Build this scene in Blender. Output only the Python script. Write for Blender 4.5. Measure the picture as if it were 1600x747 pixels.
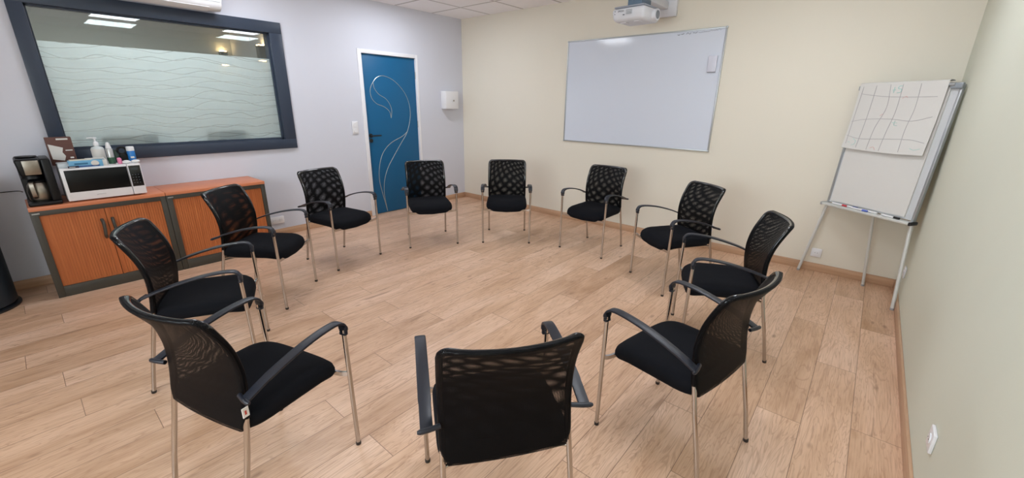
import bpy, bmesh, math, random
from mathutils import Vector, Matrix
PI = math.pi
random.seed(4)
for o in list(bpy.data.objects): bpy.data.objects.remove(o)
C = bpy.context.scene.collection
SC = bpy.context.scene

# ------------------------------------------------------------------ camera, world, exposure, lights
W, H, YB = 5.459, 2.678, -6.6          # room width, ceiling height, rear wall (room corner behind the door wall is the origin)
yaw, pitch, roll = 0.7007963, -0.3152031, 0.013694
fw = Vector((-math.sin(yaw)*math.cos(pitch), math.cos(yaw)*math.cos(pitch), math.sin(pitch)))
rt = Vector((math.cos(yaw), math.sin(yaw), 0)); up = rt.cross(fw)
r2 = rt*math.cos(roll) + up*math.sin(roll); u2 = -rt*math.sin(roll) + up*math.cos(roll)
cam = bpy.data.cameras.new('camera'); camo = bpy.data.objects.new('camera', cam); C.objects.link(camo)
M = Matrix((r2, u2, -fw)).transposed().to_4x4(); M.translation = Vector((5.0477, -4.7414, 1.498))
camo.matrix_world = M
cam.sensor_width = 36; cam.sensor_fit = 'HORIZONTAL'; cam.lens = 649.284*36/1600; cam.clip_start = .02
SC.camera = camo
SC.view_settings.view_transform = 'Standard'; SC.view_settings.look = 'None'
SC.view_settings.gamma = 1; SC.view_settings.use_curve_mapping = False
SC.view_settings.exposure = 0.0
wd = bpy.data.worlds.new('world'); SC.world = wd; wd.use_nodes = True
wd.node_tree.nodes['Background'].inputs[0].default_value = (.5, .55, .6, 1)
wd.node_tree.nodes['Background'].inputs[1].default_value = 0.2
PANEL_E = 17.8                           # strength of the room's ceiling panels
PANEL_COL = (.93, .98, 1.06)
PANELS = [(.883, -1.452), (.883, -3.252), (4.483, -1.452), (4.483, -3.252)]
NEXT_E = 35.0                            # strength of the unseen panel added to light next room and film
dl = bpy.data.lights.new('rear_fill', 'AREA'); dl.shape = 'RECTANGLE'; dl.size = 2.6; dl.size_y = 1.3; dl.energy = 118; dl.color = (.86, .95, 1.0)
dlo = bpy.data.objects.new('rear_fill', dl); C.objects.link(dlo); dlo.location = (3.9, YB-.25, 1.6); dlo.rotation_euler = (-PI/2, 0, PI)   # daylight added to brighten back wall and ceiling, outside an invented rear window
SC.cycles.max_bounces = 10; SC.cycles.transparent_max_bounces = 24; SC.cycles.diffuse_bounces = 7

# ------------------------------------------------------------------ helpers
def lin(c):
    if isinstance(c, str): c = [int(c[i:i+2], 16) for i in (0, 2, 4)]
    return tuple(((v/255)/12.92 if v/255 <= .04045 else ((v/255+.055)/1.055)**2.4) for v in c) + (1,)
MATS = {}
def mat(name, col, rough=.5, metal=0, spec=.5, noise=0, nscale=30, bump=0, bscale=200, emit=None, estr=0, coat=0, sheen=0):
    m = bpy.data.materials.new(name); m.use_nodes = True; nt = m.node_tree; b = nt.nodes['Principled BSDF']
    c = lin(col)
    b.inputs['Base Color'].default_value = c; b.inputs['Roughness'].default_value = rough
    b.inputs['Metallic'].default_value = metal; b.inputs['Specular IOR Level'].default_value = spec
    b.inputs['Coat Weight'].default_value = coat; b.inputs['Coat Roughness'].default_value = .05
    b.inputs['Sheen Weight'].default_value = sheen
    tc = nt.nodes.new('ShaderNodeTexCoord')
    if noise:
        n = nt.nodes.new('ShaderNodeTexNoise'); n.inputs['Scale'].default_value = nscale; n.inputs['Detail'].default_value = 4
        nt.links.new(tc.outputs['Object'], n.inputs['Vector'])
        r = nt.nodes.new('ShaderNodeMix'); r.data_type = 'RGBA'
        r.inputs[6].default_value = tuple(v*(1-noise) for v in c[:3])+(1,); r.inputs[7].default_value = tuple(min(1, v*(1+noise)) for v in c[:3])+(1,)
        nt.links.new(n.outputs['Fac'], r.inputs[0]); nt.links.new(r.outputs[2], b.inputs['Base Color'])
    if bump:
        n = nt.nodes.new('ShaderNodeTexNoise'); n.inputs['Scale'].default_value = bscale; n.inputs['Detail'].default_value = 3
        nt.links.new(tc.outputs['Object'], n.inputs['Vector'])
        bp = nt.nodes.new('ShaderNodeBump'); bp.inputs['Strength'].default_value = bump; bp.inputs['Distance'].default_value = .002
        nt.links.new(n.outputs['Fac'], bp.inputs['Height']); nt.links.new(bp.outputs[0], b.inputs['Normal'])
    if emit:
        b.inputs['Emission Color'].default_value = tuple(emit)+(1,); b.inputs['Emission Strength'].default_value = estr
    MATS[name] = m
    return m

class NT:
    """small node-graph writer"""
    def __init__(s, m): s.t = m.node_tree; s.n = s.t.nodes
    def new(s, k, **kw):
        n = s.n.new(k)
        for a, v in kw.items(): setattr(n, a, v)
        return n
    def put(s, sock, v):
        if hasattr(v, 'links') or isinstance(v, bpy.types.NodeSocket): s.t.links.new(v, sock)
        else: sock.default_value = v
    def math(s, op, a, b=None, c=None):
        n = s.new('ShaderNodeMath', operation=op); s.put(n.inputs[0], a)
        if b is not None: s.put(n.inputs[1], b)
        if c is not None: s.put(n.inputs[2], c)
        return n.outputs[0]
    def xyz(s, x, y, z=0):
        n = s.new('ShaderNodeCombineXYZ'); s.put(n.inputs[0], x); s.put(n.inputs[1], y); s.put(n.inputs[2], z); return n.outputs[0]
    def noise(s, vec, scale=1, detail=3, rough=.5, dist=0):
        n = s.new('ShaderNodeTexNoise'); s.put(n.inputs['Vector'], vec); n.inputs['Scale'].default_value = scale
        n.inputs['Detail'].default_value = detail; n.inputs['Roughness'].default_value = rough; n.inputs['Distortion'].default_value = dist
        return n.outputs['Fac']
    def white(s, vec):
        n = s.new('ShaderNodeTexWhiteNoise', noise_dimensions='3D'); s.put(n.inputs['Vector'], vec); return n.outputs['Value']
    def mix(s, f, a, b):
        n = s.new('ShaderNodeMix', data_type='RGBA'); s.put(n.inputs[0], f); s.put(n.inputs[6], a); s.put(n.inputs[7], b); return n.outputs[2]
    def ramp(s, f, stops):
        n = s.new('ShaderNodeValToRGB'); s.put(n.inputs[0], f); e = n.color_ramp.elements
        while len(e) < len(stops): e.new(.5)
        for i, (p, c) in enumerate(stops): e[i].position = p; e[i].color = c if len(c) == 4 else tuple(c)+(1,)
        return n.outputs[0]
    def smooth(s, v, lo, hi):
        n = s.new('ShaderNodeMapRange', interpolation_type='SMOOTHSTEP'); s.put(n.inputs[0], v)
        n.inputs[1].default_value = lo; n.inputs[2].default_value = hi; return n.outputs[0]

def link(name, bm, m=None, parent=None, smooth=35, loc=None, label=None):
    me = bpy.data.meshes.new(name); bmesh.ops.recalc_face_normals(bm, faces=bm.faces[:]) if bm.faces else None
    bm.to_mesh(me); bm.free()
    if m:
        for x in (m if isinstance(m, (list, tuple)) else [m]): me.materials.append(x)
    if smooth:
        for p in me.polygons: p.use_smooth = True
        me.set_sharp_from_angle(angle=math.radians(smooth))
    o = bpy.data.objects.new(name, me); C.objects.link(o)
    if parent: o.parent = parent
    if loc: o.location = loc
    if label: o['label'] = label
    return o
def tag(o, label, cat, group=None):
    o['label'] = label; o['category'] = cat
    if group: o['group'] = group
    return o
def thing(name, label, cat, loc=(0, 0, 0), rz=0, group=None):
    o = bpy.data.objects.new(name, None); C.objects.link(o); o.location = loc; o.rotation_euler = (0, 0, rz); o.empty_display_size = .05
    return tag(o, label, cat, group)
def struct(o): o['kind'] = 'structure'; return o
def SE(name, loc=(0, 0, 0)):
    o = bpy.data.objects.new(name, None); C.objects.link(o); o.location = loc; return struct(o)
def box(bm, x0, x1, y0, y1, z0, z1, bev=0, seg=2, mi=0):
    r = bmesh.ops.create_cube(bm, size=1); vs = r['verts']
    for v in vs:
        v.co = Vector((x0 if v.co.x < 0 else x1, y0 if v.co.y < 0 else y1, z0 if v.co.z < 0 else z1))
    fs = set(f for v in vs for f in v.link_faces)
    for f in fs: f.material_index = mi
    if bev:
        es = list(set(e for v in vs for e in v.link_edges))
        rr = bmesh.ops.bevel(bm, geom=es, offset=bev, segments=seg, profile=.5, affect='EDGES')
        for f in rr['faces']: f.material_index = mi
    return vs
def B(*a, **k):
    bm = bmesh.new(); box(bm, *a, **k); return bm
def tube(bm, pts, r, n=12, cap=True, prof=None, up0=Vector((0, 0, 1)), mi=0):
    """sweep; r number or list; prof: list of (a,b) points in the section frame"""
    pts = [Vector(p) for p in pts]; rings = []
    for i, p in enumerate(pts):
        t = (pts[min(i+1, len(pts)-1)]-pts[max(i-1, 0)]).normalized()
        if i == 0:
            a = t.cross(up0)
            if a.length < 1e-3: a = t.cross(Vector((1, 0, 0)))
            a.normalize()
        else:
            a = (a - t*a.dot(t)).normalized()
        b = t.cross(a)
        rr = r[i] if isinstance(r, (list, tuple)) else r
        if prof: ring = [bm.verts.new(p+a*q[0]*rr+b*q[1]*rr) for q in prof]
        else: ring = [bm.verts.new(p+(a*math.cos(2*PI*k/n)+b*math.sin(2*PI*k/n))*rr) for k in range(n)]
        rings.append(ring)
    m = len(rings[0])
    for A, Bq in zip(rings, rings[1:]):
        for k in range(m):
            f = bm.faces.new((A[k], A[(k+1) % m], Bq[(k+1) % m], Bq[k])); f.material_index = mi
    if cap:
        bm.faces.new(rings[0][::-1]).material_index = mi; bm.faces.new(rings[-1]).material_index = mi
def T(pts, r, n=12, **k):
    bm = bmesh.new(); tube(bm, pts, r, n, **k); return bm
def lathe(bm, prof, cx=0, cy=0, n=24, sx=1, sy=1, mi=0):
    rings = [[bm.verts.new((cx+r*sx*math.cos(2*PI*k/n), cy+r*sy*math.sin(2*PI*k/n), z)) for k in range(n)] for r, z in prof]
    for A, Bq in zip(rings, rings[1:]):
        for k in range(n): bm.faces.new((A[k], A[(k+1) % n], Bq[(k+1) % n], Bq[k])).material_index = mi
    bm.faces.new(rings[0][::-1]).material_index = mi; bm.faces.new(rings[-1]).material_index = mi
def L(prof, **k):
    bm = bmesh.new(); lathe(bm, prof, **k); return bm
def smoothpath(pts, n=6):
    P = [Vector(p) for p in pts]; P = [P[0]*2-P[1]]+P+[P[-1]*2-P[-2]]; out = []
    for i in range(1, len(P)-2):
        for k in range(n):
            t = k/n; a, b, c, d = P[i-1:i+3]
            out.append(.5*((2*b)+(c-a)*t+(2*a-5*b+4*c-d)*t*t+(3*b-a-3*c+d)*t**3))
    out.append(P[-2]); return out
def link_split(name, bm, m, parent, **k):
    """one object for every separate piece"""
    bm.faces.ensure_lookup_table(); todo = set(bm.faces); out = []
    while todo:
        st = [todo.pop()]; comp = set(st)
        while st:
            f = st.pop()
            for e in f.edges:
                for g_ in e.link_faces:
                    if g_ in todo: todo.discard(g_); comp.add(g_); st.append(g_)
        nb = bmesh.new(); mp = {}
        for f in comp:
            nb.faces.new([mp.setdefault(v, None) or mp.__setitem__(v, nb.verts.new(v.co)) or mp[v] for v in f.verts])
        out.append(nb)
    bm.free(); return [link(name, b, m, parent, **k) for b in out]
def text_mesh(name, s, size, m, parent, mw, depth=.0004):
    cu = bpy.data.curves.new('t', 'FONT'); cu.body = s; cu.size = size; cu.extrude = depth; cu.align_x = 'CENTER'; cu.align_y = 'CENTER'
    o = bpy.data.objects.new('t', cu); C.objects.link(o); bpy.context.view_layer.update()
    me = bpy.data.meshes.new_from_object(o.evaluated_get(bpy.context.evaluated_depsgraph_get()))
    bpy.data.objects.remove(o); me.materials.clear(); me.materials.append(m)
    q = bpy.data.objects.new(name, me); C.objects.link(q); q.parent = parent; q.matrix_local = mw; return q

# ------------------------------------------------------------------ materials
def wall_mat(name, col, sc=3):
    return mat(name, col, rough=.75, spec=.3, noise=.012, nscale=sc, bump=.25, bscale=350)
m_wl = wall_mat('grey_lilac_paint', (206, 208, 218)); m_wb = wall_mat('cream_paint', (222, 216, 202)); m_wr = wall_mat('pale_green_paint', (210, 212, 197))
m_white = mat('white_plastic', (225, 225, 228), rough=.35)
m_whitepaint = mat('white_gloss_paint', (228, 228, 232), rough=.35)
m_blackfab = mat('black_fabric', (15, 16, 21), rough=.95, spec=.15, sheen=0, noise=.15, nscale=400, bump=.5, bscale=900)
m_blackpl = mat('black_plastic', (25, 28, 38), rough=.38, spec=.5, bump=.15, bscale=900)
m_rubber = mat('dark_rubber', (40, 34, 32), rough=.6)
m_chrome = mat('satin_chrome', (190, 186, 182), rough=.11, metal=1)
m_gloss = mat('gloss_black_tube', (12, 12, 13), rough=.12, spec=.8, coat=.5)
m_steel = mat('brushed_steel', (150, 143, 133), rough=.36, metal=1, noise=.1, nscale=60)
m_navy = mat('anthracite_frame', (50, 60, 76), rough=.38, spec=.4)
m_door = mat('petrol_blue_door', (14, 90, 134), rough=.42, spec=.35, noise=.03, nscale=4)
m_silver = mat('silver_inlay', (190, 192, 188), rough=.3, metal=.7)
m_black = mat('black_metal', (22, 24, 28), rough=.4)
m_dark = mat('dark_void', (30, 30, 32), rough=.8)
m_alu = mat('grey_aluminium', (176, 180, 182), rough=.35, metal=.6)
m_cabf = mat('olive_grey_metal', (62, 59, 52), rough=.5)
m_paper = mat('paper', (210, 208, 204), rough=.8, noise=.01, nscale=20)
m_legs = mat('pale_grey_tube', (205, 206, 202), rough=.4, metal=.15)
m_board = mat('whiteboard_enamel', (208, 214, 226), rough=.09, spec=.45)
m_lineg = mat('grey_ink', (165, 161, 165), rough=.8)
m_ink = mat('dark_ink', (70, 76, 90), rough=.8)

def wood(name, c0, c1, axis=2, scale=1, rough=.4):
    m = bpy.data.materials.new(name); m.use_nodes = True; g = NT(m); b = g.n['Principled BSDF']
    tc = g.new('ShaderNodeTexCoord'); mp = g.new('ShaderNodeMapping'); g.t.links.new(tc.outputs['Object'], mp.inputs[0])
    s = [55, 55, 55]; s[axis] = 2.2; mp.inputs['Scale'].default_value = [v*scale for v in s]
    f = g.noise(mp.outputs[0], 1, 5, .6, .3)
    col = g.ramp(f, [(.25, lin(c0)), (.75, lin(c1))]); g.put(b.inputs['Base Color'], col); b.inputs['Roughness'].default_value = rough
    return m
m_cherry = wood('cherry_tambour', (166, 88, 44), (196, 114, 64)); m_cherry_top = wood('cherry_top', (190, 112, 76), (210, 132, 94), axis=1)
m_base = wood('oak_baseboard', (176, 138, 108), (200, 164, 134), axis=0); m_base_y = wood('oak_baseboard_long', (176, 138, 108), (200, 164, 134), axis=1)

def floor_mat():
    m = bpy.data.materials.new('oak_laminate'); m.use_nodes = True; g = NT(m); b = g.n['Principled BSDF']
    tc = g.new('ShaderNodeTexCoord'); sp = g.new('ShaderNodeSeparateXYZ'); g.t.links.new(tc.outputs['Object'], sp.inputs[0])
    x, y = sp.outputs[0], sp.outputs[1]
    X = g.math('DIVIDE', g.math('SUBTRACT', x, 5.066), .193); row = g.math('FLOOR', X); fx = g.math('SUBTRACT', X, row)
    rnd = g.white(g.xyz(row, 3.3, 1.7))
    Y = g.math('ADD', g.math('DIVIDE', g.math('ADD', y, 1.81), 1.285), g.math('ADD', g.math('MULTIPLY', row, .451), g.math('MULTIPLY', g.math('GREATER_THAN', -2.5, row), g.math('MULTIPLY', rnd, .35))))
    col = g.math('FLOOR', Y); fy = g.math('SUBTRACT', Y, col)
    pid = g.white(g.xyz(row, col, .5)); pid2 = g.white(g.xyz(col, row, 7.5))
    # seams
    dx = g.math('MULTIPLY', g.math('MINIMUM', fx, g.math('SUBTRACT', 1, fx)), .193)
    dy = g.math('MULTIPLY', g.math('MINIMUM', fy, g.math('SUBTRACT', 1, fy)), 1.285)
    seam = g.math('SUBTRACT', 1, g.smooth(g.math('MINIMUM', dx, dy), .0004, .0022))
    # grain
    ox = g.math('MULTIPLY', pid, 37); oy = g.math('MULTIPLY', pid2, 53)
    v1 = g.xyz(g.math('ADD', g.math('MULTIPLY', x, 9), ox), g.math('ADD', g.math('MULTIPLY', y, 1.1), oy), ox)
    big = g.noise(v1, 1.4, 3, .55, .9)
    cath = g.math('FRACT', g.math('MULTIPLY', big, 11)); cath = g.math('ABSOLUTE', g.math('SUBTRACT', cath, .5))
    v2 = g.xyz(g.math('ADD', g.math('MULTIPLY', x, 130), ox), g.math('ADD', g.math('MULTIPLY', y, 4.5), oy), 0)
    fine = g.noise(v2, 1, 4, .65, .2)
    v3 = g.xyz(g.math('ADD', g.math('MULTIPLY', x, 6), ox), g.math('ADD', g.math('MULTIPLY', y, 1.3), oy), 4)
    blot = g.noise(v3, 1, 4, .6, .4)
    # dark flecks and knots
    v4 = g.xyz(g.math('ADD', g.math('MULTIPLY', x, 26), ox), g.math('ADD', g.math('MULTIPLY', y, 3.2), oy), 9)
    fleck = g.smooth(g.noise(v4, 1, 3, .5, .5), .62, .76)
    vo = g.new('ShaderNodeTexVoronoi'); vo.inputs['Scale'].default_value = 1; g.put(vo.inputs['Vector'], g.xyz(g.math('ADD', g.math('MULTIPLY', x, 7), ox), g.math('ADD', g.math('MULTIPLY', y, 3.2), oy), 0))
    knot = g.math('SUBTRACT', 1, g.smooth(vo.outputs['Distance'], .03, .13))
    base = g.ramp(g.math('ADD', g.math('MULTIPLY', blot, .8), g.math('MULTIPLY', pid, .24)), [(.25, lin((176, 138, 106))), (.5, lin((209, 172, 143))), (.75, lin((225, 191, 166)))])
    c = g.mix(g.math('MULTIPLY', g.math('SUBTRACT', 1, g.smooth(cath, .0, .2)), .34), base, lin((150, 108, 80)))
    c = g.mix(g.math('MULTIPLY', g.smooth(fine, .42, .75), .42), c, lin((146, 106, 80)))
    c = g.mix(g.math('MULTIPLY', fleck, .6), c, lin((124, 88, 64)))
    c = g.mix(g.math('MULTIPLY', knot, .5), c, lin((116, 80, 56)))
    c = g.mix(g.math('MULTIPLY', seam, .8), c, lin((92, 64, 46)))
    g.put(b.inputs['Base Color'], c)
    b.inputs['Roughness'].default_value = .36; b.inputs['Specular IOR Level'].default_value = .5
    bp = g.new('ShaderNodeBump'); bp.inputs['Strength'].default_value = .3; bp.inputs['Distance'].default_value = .001
    g.put(bp.inputs['Height'], g.math('SUBTRACT', g.math('MULTIPLY', fine, .3), seam)); g.t.links.new(bp.outputs[0], b.inputs['Normal'])
    return m
m_floor = floor_mat()

def ceil_mat(gx=.5833, gy=-.5524, name='ceiling_tiles'):
    m = bpy.data.materials.new(name); m.use_nodes = True; g = NT(m); b = g.n['Principled BSDF']
    tc = g.new('ShaderNodeTexCoord'); sp = g.new('ShaderNodeSeparateXYZ'); g.t.links.new(tc.outputs['Object'], sp.inputs[0])
    d = []
    for s, o in ((sp.outputs[0], gx), (sp.outputs[1], gy)):
        q = g.math('FRACT', g.math('DIVIDE', g.math('SUBTRACT', s, o-60), .6)); d.append(g.math('MULTIPLY', g.math('MINIMUM', q, g.math('SUBTRACT', 1, q)), .6))
    dd = g.math('MINIMUM', d[0], d[1]); rail = g.math('SUBTRACT', 1, g.smooth(dd, .010, .0125)); gap = g.math('MULTIPLY', g.smooth(dd, .0095, .012), g.math('SUBTRACT', 1, g.smooth(dd, .013, .017)))
    n = g.noise(tc.outputs['Object'], 220, 3, .6)
    c = g.mix(g.math('MULTIPLY', n, .12), lin((244, 243, 246)), lin((222, 220, 224)))
    c = g.mix(rail, c, lin((196, 194, 194))); c = g.mix(g.math('MULTIPLY', gap, .7), c, lin((120, 118, 118)))
    g.put(b.inputs['Base Color'], c); b.inputs['Roughness'].default_value = .85
    return m
m_ceil = ceil_mat()

def mesh_mat():
    m = bpy.data.materials.new('black_mesh_fabric'); m.use_nodes = True; g = NT(m); b = g.n['Principled BSDF']
    b.inputs['Base Color'].default_value = lin((7, 7, 10)); b.inputs['Roughness'].default_value = .5; b.inputs['Specular IOR Level'].default_value = .12
    uv = g.new('ShaderNodeUVMap'); uv.uv_map = 'UVMap'; sp = g.new('ShaderNodeSeparateXYZ'); g.t.links.new(uv.outputs[0], sp.inputs[0])
    h = []
    for s in sp.outputs[:2]:
        q = g.math('FRACT', g.math('DIVIDE', g.math('ADD', s, 10), .0032)); h.append(g.math('LESS_THAN', g.math('ABSOLUTE', g.math('SUBTRACT', q, .5)), .212))
    hole = g.math('MULTIPLY', h[0], h[1])
    tr = g.new('ShaderNodeBsdfTransparent'); mx = g.new('ShaderNodeMixShader'); g.put(mx.inputs[0], hole)
    g.t.links.new(b.outputs[0], mx.inputs[1]); g.t.links.new(tr.outputs[0], mx.inputs[2]); g.t.links.new(mx.outputs[0], g.n['Material Output'].inputs[0])
    return m
m_mesh = mesh_mat()

def glass_mat():
    m = bpy.data.materials.new('clear_glass'); m.use_nodes = True; g = NT(m); g.n.remove(g.n['Principled BSDF'])
    tr = g.new('ShaderNodeBsdfTransparent'); tr.inputs[0].default_value = (.96, .98, .97, 1); gl = g.new('ShaderNodeBsdfGlossy'); gl.inputs['Roughness'].default_value = 0
    lw = g.new('ShaderNodeLayerWeight'); lw.inputs[0].default_value = .5; mx = g.new('ShaderNodeMixShader')   # Schlick reflectance, the same for both faces
    g.put(mx.inputs[0], g.math('ADD', g.math('MULTIPLY', g.math('POWER', lw.outputs['Facing'], 5), .95), .045)); g.t.links.new(tr.outputs[0], mx.inputs[1]); g.t.links.new(gl.outputs[0], mx.inputs[2]); g.t.links.new(mx.outputs[0], g.n['Material Output'].inputs[0])
    return m
m_glass = glass_mat()
def film_mat():
    m = bpy.data.materials.new('frosted_film_with_wavy_lines'); m.use_nodes = True; g = NT(m); g.n.remove(g.n['Principled BSDF'])
    tc = g.new('ShaderNodeTexCoord'); sp = g.new('ShaderNodeSeparateXYZ'); g.t.links.new(tc.outputs['Object'], sp.inputs[0]); y, z = sp.outputs[1], sp.outputs[2]
    def fam(seed, spacing, amp, wid):
        k = g.math('DIVIDE', z, spacing); w = g.noise(g.xyz(g.math('MULTIPLY', y, 2.2), g.math('MULTIPLY', z, 1.6), seed), 1, 1, .4)
        v = g.math('ADD', k, g.math('MULTIPLY', g.math('SUBTRACT', w, .5), amp/spacing)); fr = g.math('FRACT', v)
        d = g.math('MULTIPLY', g.math('MINIMUM', fr, g.math('SUBTRACT', 1, fr)), spacing)
        return g.math('SUBTRACT', 1, g.smooth(d, wid*.6, wid))
    ln = g.math('MAXIMUM', fam(3.1, .083, .22, .0036), fam(8.7, .095, .3, .0036))
    tr = g.new('ShaderNodeBsdfTransparent'); df = g.new('ShaderNodeBsdfDiffuse'); df.inputs[0].default_value = lin((226, 233, 236)); tl = g.new('ShaderNodeBsdfTranslucent'); tl.inputs[0].default_value = lin((226, 233, 236))
    m1 = g.new('ShaderNodeMixShader'); m1.inputs[0].default_value = .62; g.t.links.new(df.outputs[0], m1.inputs[1]); g.t.links.new(tl.outputs[0], m1.inputs[2])
    m2 = g.new('ShaderNodeMixShader'); g.put(m2.inputs[0], g.math('ADD', g.math('MULTIPLY', ln, .4), .26)); g.t.links.new(m1.outputs[0], m2.inputs[1]); g.t.links.new(tr.outputs[0], m2.inputs[2])
    g.t.links.new(m2.outputs[0], g.n['Material Output'].inputs[0]); return m
m_film = film_mat()
m_panel = mat('light_panel_diffuser', (255, 255, 255), emit=PANEL_COL, estr=PANEL_E)
m_panel2 = mat('film_backlight', (255, 255, 255), emit=(1, 1, 1), estr=NEXT_E)

# ------------------------------------------------------------------ room shell
th = .14
struct(link('floor', B(-3.4, W+th, YB-th, th, -.1, 0), m_floor, smooth=0))
struct(link('ceiling', B(-3.4, W+th, YB-th, th, H, H+.1), m_ceil, smooth=0))
struct(link('wall_back', B(-th, W+th, 0, th, 0, H), m_wb, smooth=0))
struct(link('wall_right', B(W, W+th, YB, 0, 0, H), m_wr, smooth=0))
bm = bmesh.new()
for a in ((-th, 2.6, YB-th, YB, 0, H), (5.2, W+th, YB-th, YB, 0, H), (2.6, 5.2, YB-th, YB, 0, .95), (2.6, 5.2, YB-th, YB, 2.25, H)): box(bm, *a)
struct(link('wall_front', bm, m_wb, smooth=0))
bm = bmesh.new()
for a in ((2.6, 2.66, YB-.08, YB-.02, .95, 2.25), (5.14, 5.2, YB-.08, YB-.02, .95, 2.25), (3.87, 3.93, YB-.08, YB-.02, .95, 2.25), (2.6, 5.2, YB-.08, YB-.02, .95, 1.01), (2.6, 5.2, YB-.08, YB-.02, 2.19, 2.25)): box(bm, *a)
struct(link('fill_window', bm, m_whitepaint, smooth=0))  # unseen window, added so the soft fill can enter from behind
# left wall with the window opening and the door recess
WY0, WY1, WZ0, WZ1 = -4.455, -2.75, 1.085, 2.165      # clear opening
DY0, DY1, DZ = -1.704, -.882, 2.07
bm = bmesh.new()
for a in ((-th, 0, YB, WY0-.03, 0, H), (-th, 0, WY0-.03, WY1+.03, 0, WZ0-.03), (-th, 0, WY0-.03, WY1+.03, WZ1+.03, H), (-th, 0, WY1+.03, DY0-.02, 0, H), (-th, 0, DY0-.02, DY1+.02, DZ+.02, H), (-th, 0, DY1+.02, 0, 0, H), (-th, -.1, DY0-.02, DY1+.02, 0, DZ+.02)):
    box(bm, *a)
struct(link('wall_left', bm, m_wl, smooth=0))
# next room (seen through the clear top of the window)
m_next = wall_mat('next_room_grey_paint', (158, 163, 162)); m_next2 = wall_mat('next_room_pale_paint', (172, 177, 182))
struct(link('wall_next_room_far', B(-2.8, -2.7, YB, -2.15, 0, H), m_next, smooth=0))
struct(link('wall_next_room_end', B(-2.8, -th, -2.25, -2.15, 0, H), m_next2, smooth=0))
struct(link('wall_next_room_start', B(-3.4, -th, YB-.1, YB, 0, H), m_next, smooth=0))
# baseboards
def bb(name, *a, m=m_base): struct(link(name, B(*a, bev=.003), m))
bb('baseboard_back', 0, W, -.013, 0, 0, .078)
bb('baseboard_right', W-.013, W, YB, -.013, 0, .078, m=m_base_y)
bb('baseboard_left', 0, .013, YB, DY0-.055, 0, .078, m=m_base_y)
bb('baseboard_left_corner', 0, .013, DY1+.055, -.013, 0, .078, m=m_base_y)

# window
win = SE('window_1')
bm = bmesh.new()
oy0, oy1, oz0, oz1 = -4.545, -2.626, .983, 2.273
cx = .026
for a in ((0.001, cx, oy0, oy1, WZ1, oz1), (0.001, cx, oy0, oy1, oz0, WZ0), (0.001, cx, oy0, WY0, WZ0-.001, WZ1+.001), (0.001, cx, WY1, oy1, WZ0-.001, WZ1+.001)): box(bm, *a, bev=.004)
for a in ((-th, .004, WY0-.03, WY1+.03, WZ1, WZ1+.03), (-th, .004, WY0-.03, WY1+.03, WZ0-.03, WZ0), (-th, .004, WY0-.03, WY0, WZ0, WZ1), (-th, .004, WY1, WY1+.03, WZ0, WZ1)): box(bm, *a)
link('window_frame', bm, m_navy, win)
def pane(x, ry, rz):
    o = link('window_pane', B(-.002, .002, -(WY1-WY0)/2-.005, (WY1-WY0)/2+.005, -(WZ1-WZ0)/2-.004, (WZ1-WZ0)/2+.004), m_glass, win, smooth=0)
    o.location = (x, (WY0+WY1)/2, (WZ0+WZ1)/2); o.rotation_euler = (0, ry, rz); return o
pane(-.03, .0055, -.003); pane(-.06, -.0055, .004)
link('frosted_film', B(-.0445, -.0435, WY0, WY1, WZ0, 1.915), m_film, win, smooth=0)
bm = bmesh.new()
for a in ((-.07, -.015, WY0, WY1, WZ0, WZ0+.02), (-.07, -.015, WY0, WY1, WZ1-.012, WZ1), (-.07, -.015, WY0, WY0+.012, WZ0, WZ1), (-.07, -.015, WY1-.012, WY1, WZ0, WZ1)): box(bm, *a)
link('glazing_bead', bm, m_navy, win)

# door
dr = SE('door_1')
link('door_leaf', B(-.06, -.02, DY0+.003, DY1-.003, .008, DZ-.003, bev=.002), m_door, dr)
bm = bmesh.new()
for a in ((-.1, .012, DY0-.052, DY0, 0, DZ+.045), (-.1, .012, DY1, DY1+.032, 0, DZ+.045), (-.1, .012, DY0, DY1, DZ, DZ+.045)): box(bm, *a, bev=.002)
link('door_frame', bm, m_whitepaint, dr)
sw = [[(-1.315, 1.288), (-1.336, 1.373), (-1.414, 1.435), (-1.519, 1.472), (-1.586, 1.538), (-1.603, 1.625), (-1.581, 1.691), (-1.55, 1.736), (-1.501, 1.788), (-1.432, 1.817), (-1.36, 1.816), (-1.253, 1.779), (-1.145, 1.70), (-1.056, 1.594), (-1.008, 1.468), (-.998, 1.339), (-1.018, 1.23), (-1.047, 1.147), (-1.089, 1.063), (-1.192, .937), (-1.319, .776), (-1.433, .616), (-1.499, .452), (-1.518, .3), (-1.511, .182), (-1.488, .019)],
      [(-1.55, 1.736), (-1.538, 1.664), (-1.48, 1.592), (-1.385, 1.541), (-1.327, 1.474), (-1.3, 1.389), (-1.315, 1.288)],
      [(-1.067, 1.1), (-1.16, 1.038), (-1.324, .972), (-1.441, .888), (-1.52, .774), (-1.568, .611), (-1.576, .462), (-1.55, .305), (-1.515, .143), (-1.488, .019)]]
for pts in sw:
    bm = T(smoothpath([(-.0195, y-.004, z) for y, z in pts], 5), .0036, 6)
    link('inlay_line', bm, m_silver, dr)
hd = thing_h = bpy.data.objects.new('door_handle', None); C.objects.link(hd); hd.parent = dr
bm = bmesh.new(); tube(bm, [(-.02, -1.655, 1.07), (-.006, -1.655, 1.07)], .026, 20); tube(bm, smoothpath([(-.01, -1.655, 1.07), (.03, -1.655, 1.07), (.036, -1.64, 1.07), (.036, -1.53, 1.07)], 5), .0095, 10)
link('lever', bm, m_black, hd)
link('keyhole_rosette', T([(-.02, -1.655, 1.005), (-.008, -1.655, 1.005)], .025, 20), m_black, hd)
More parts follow.
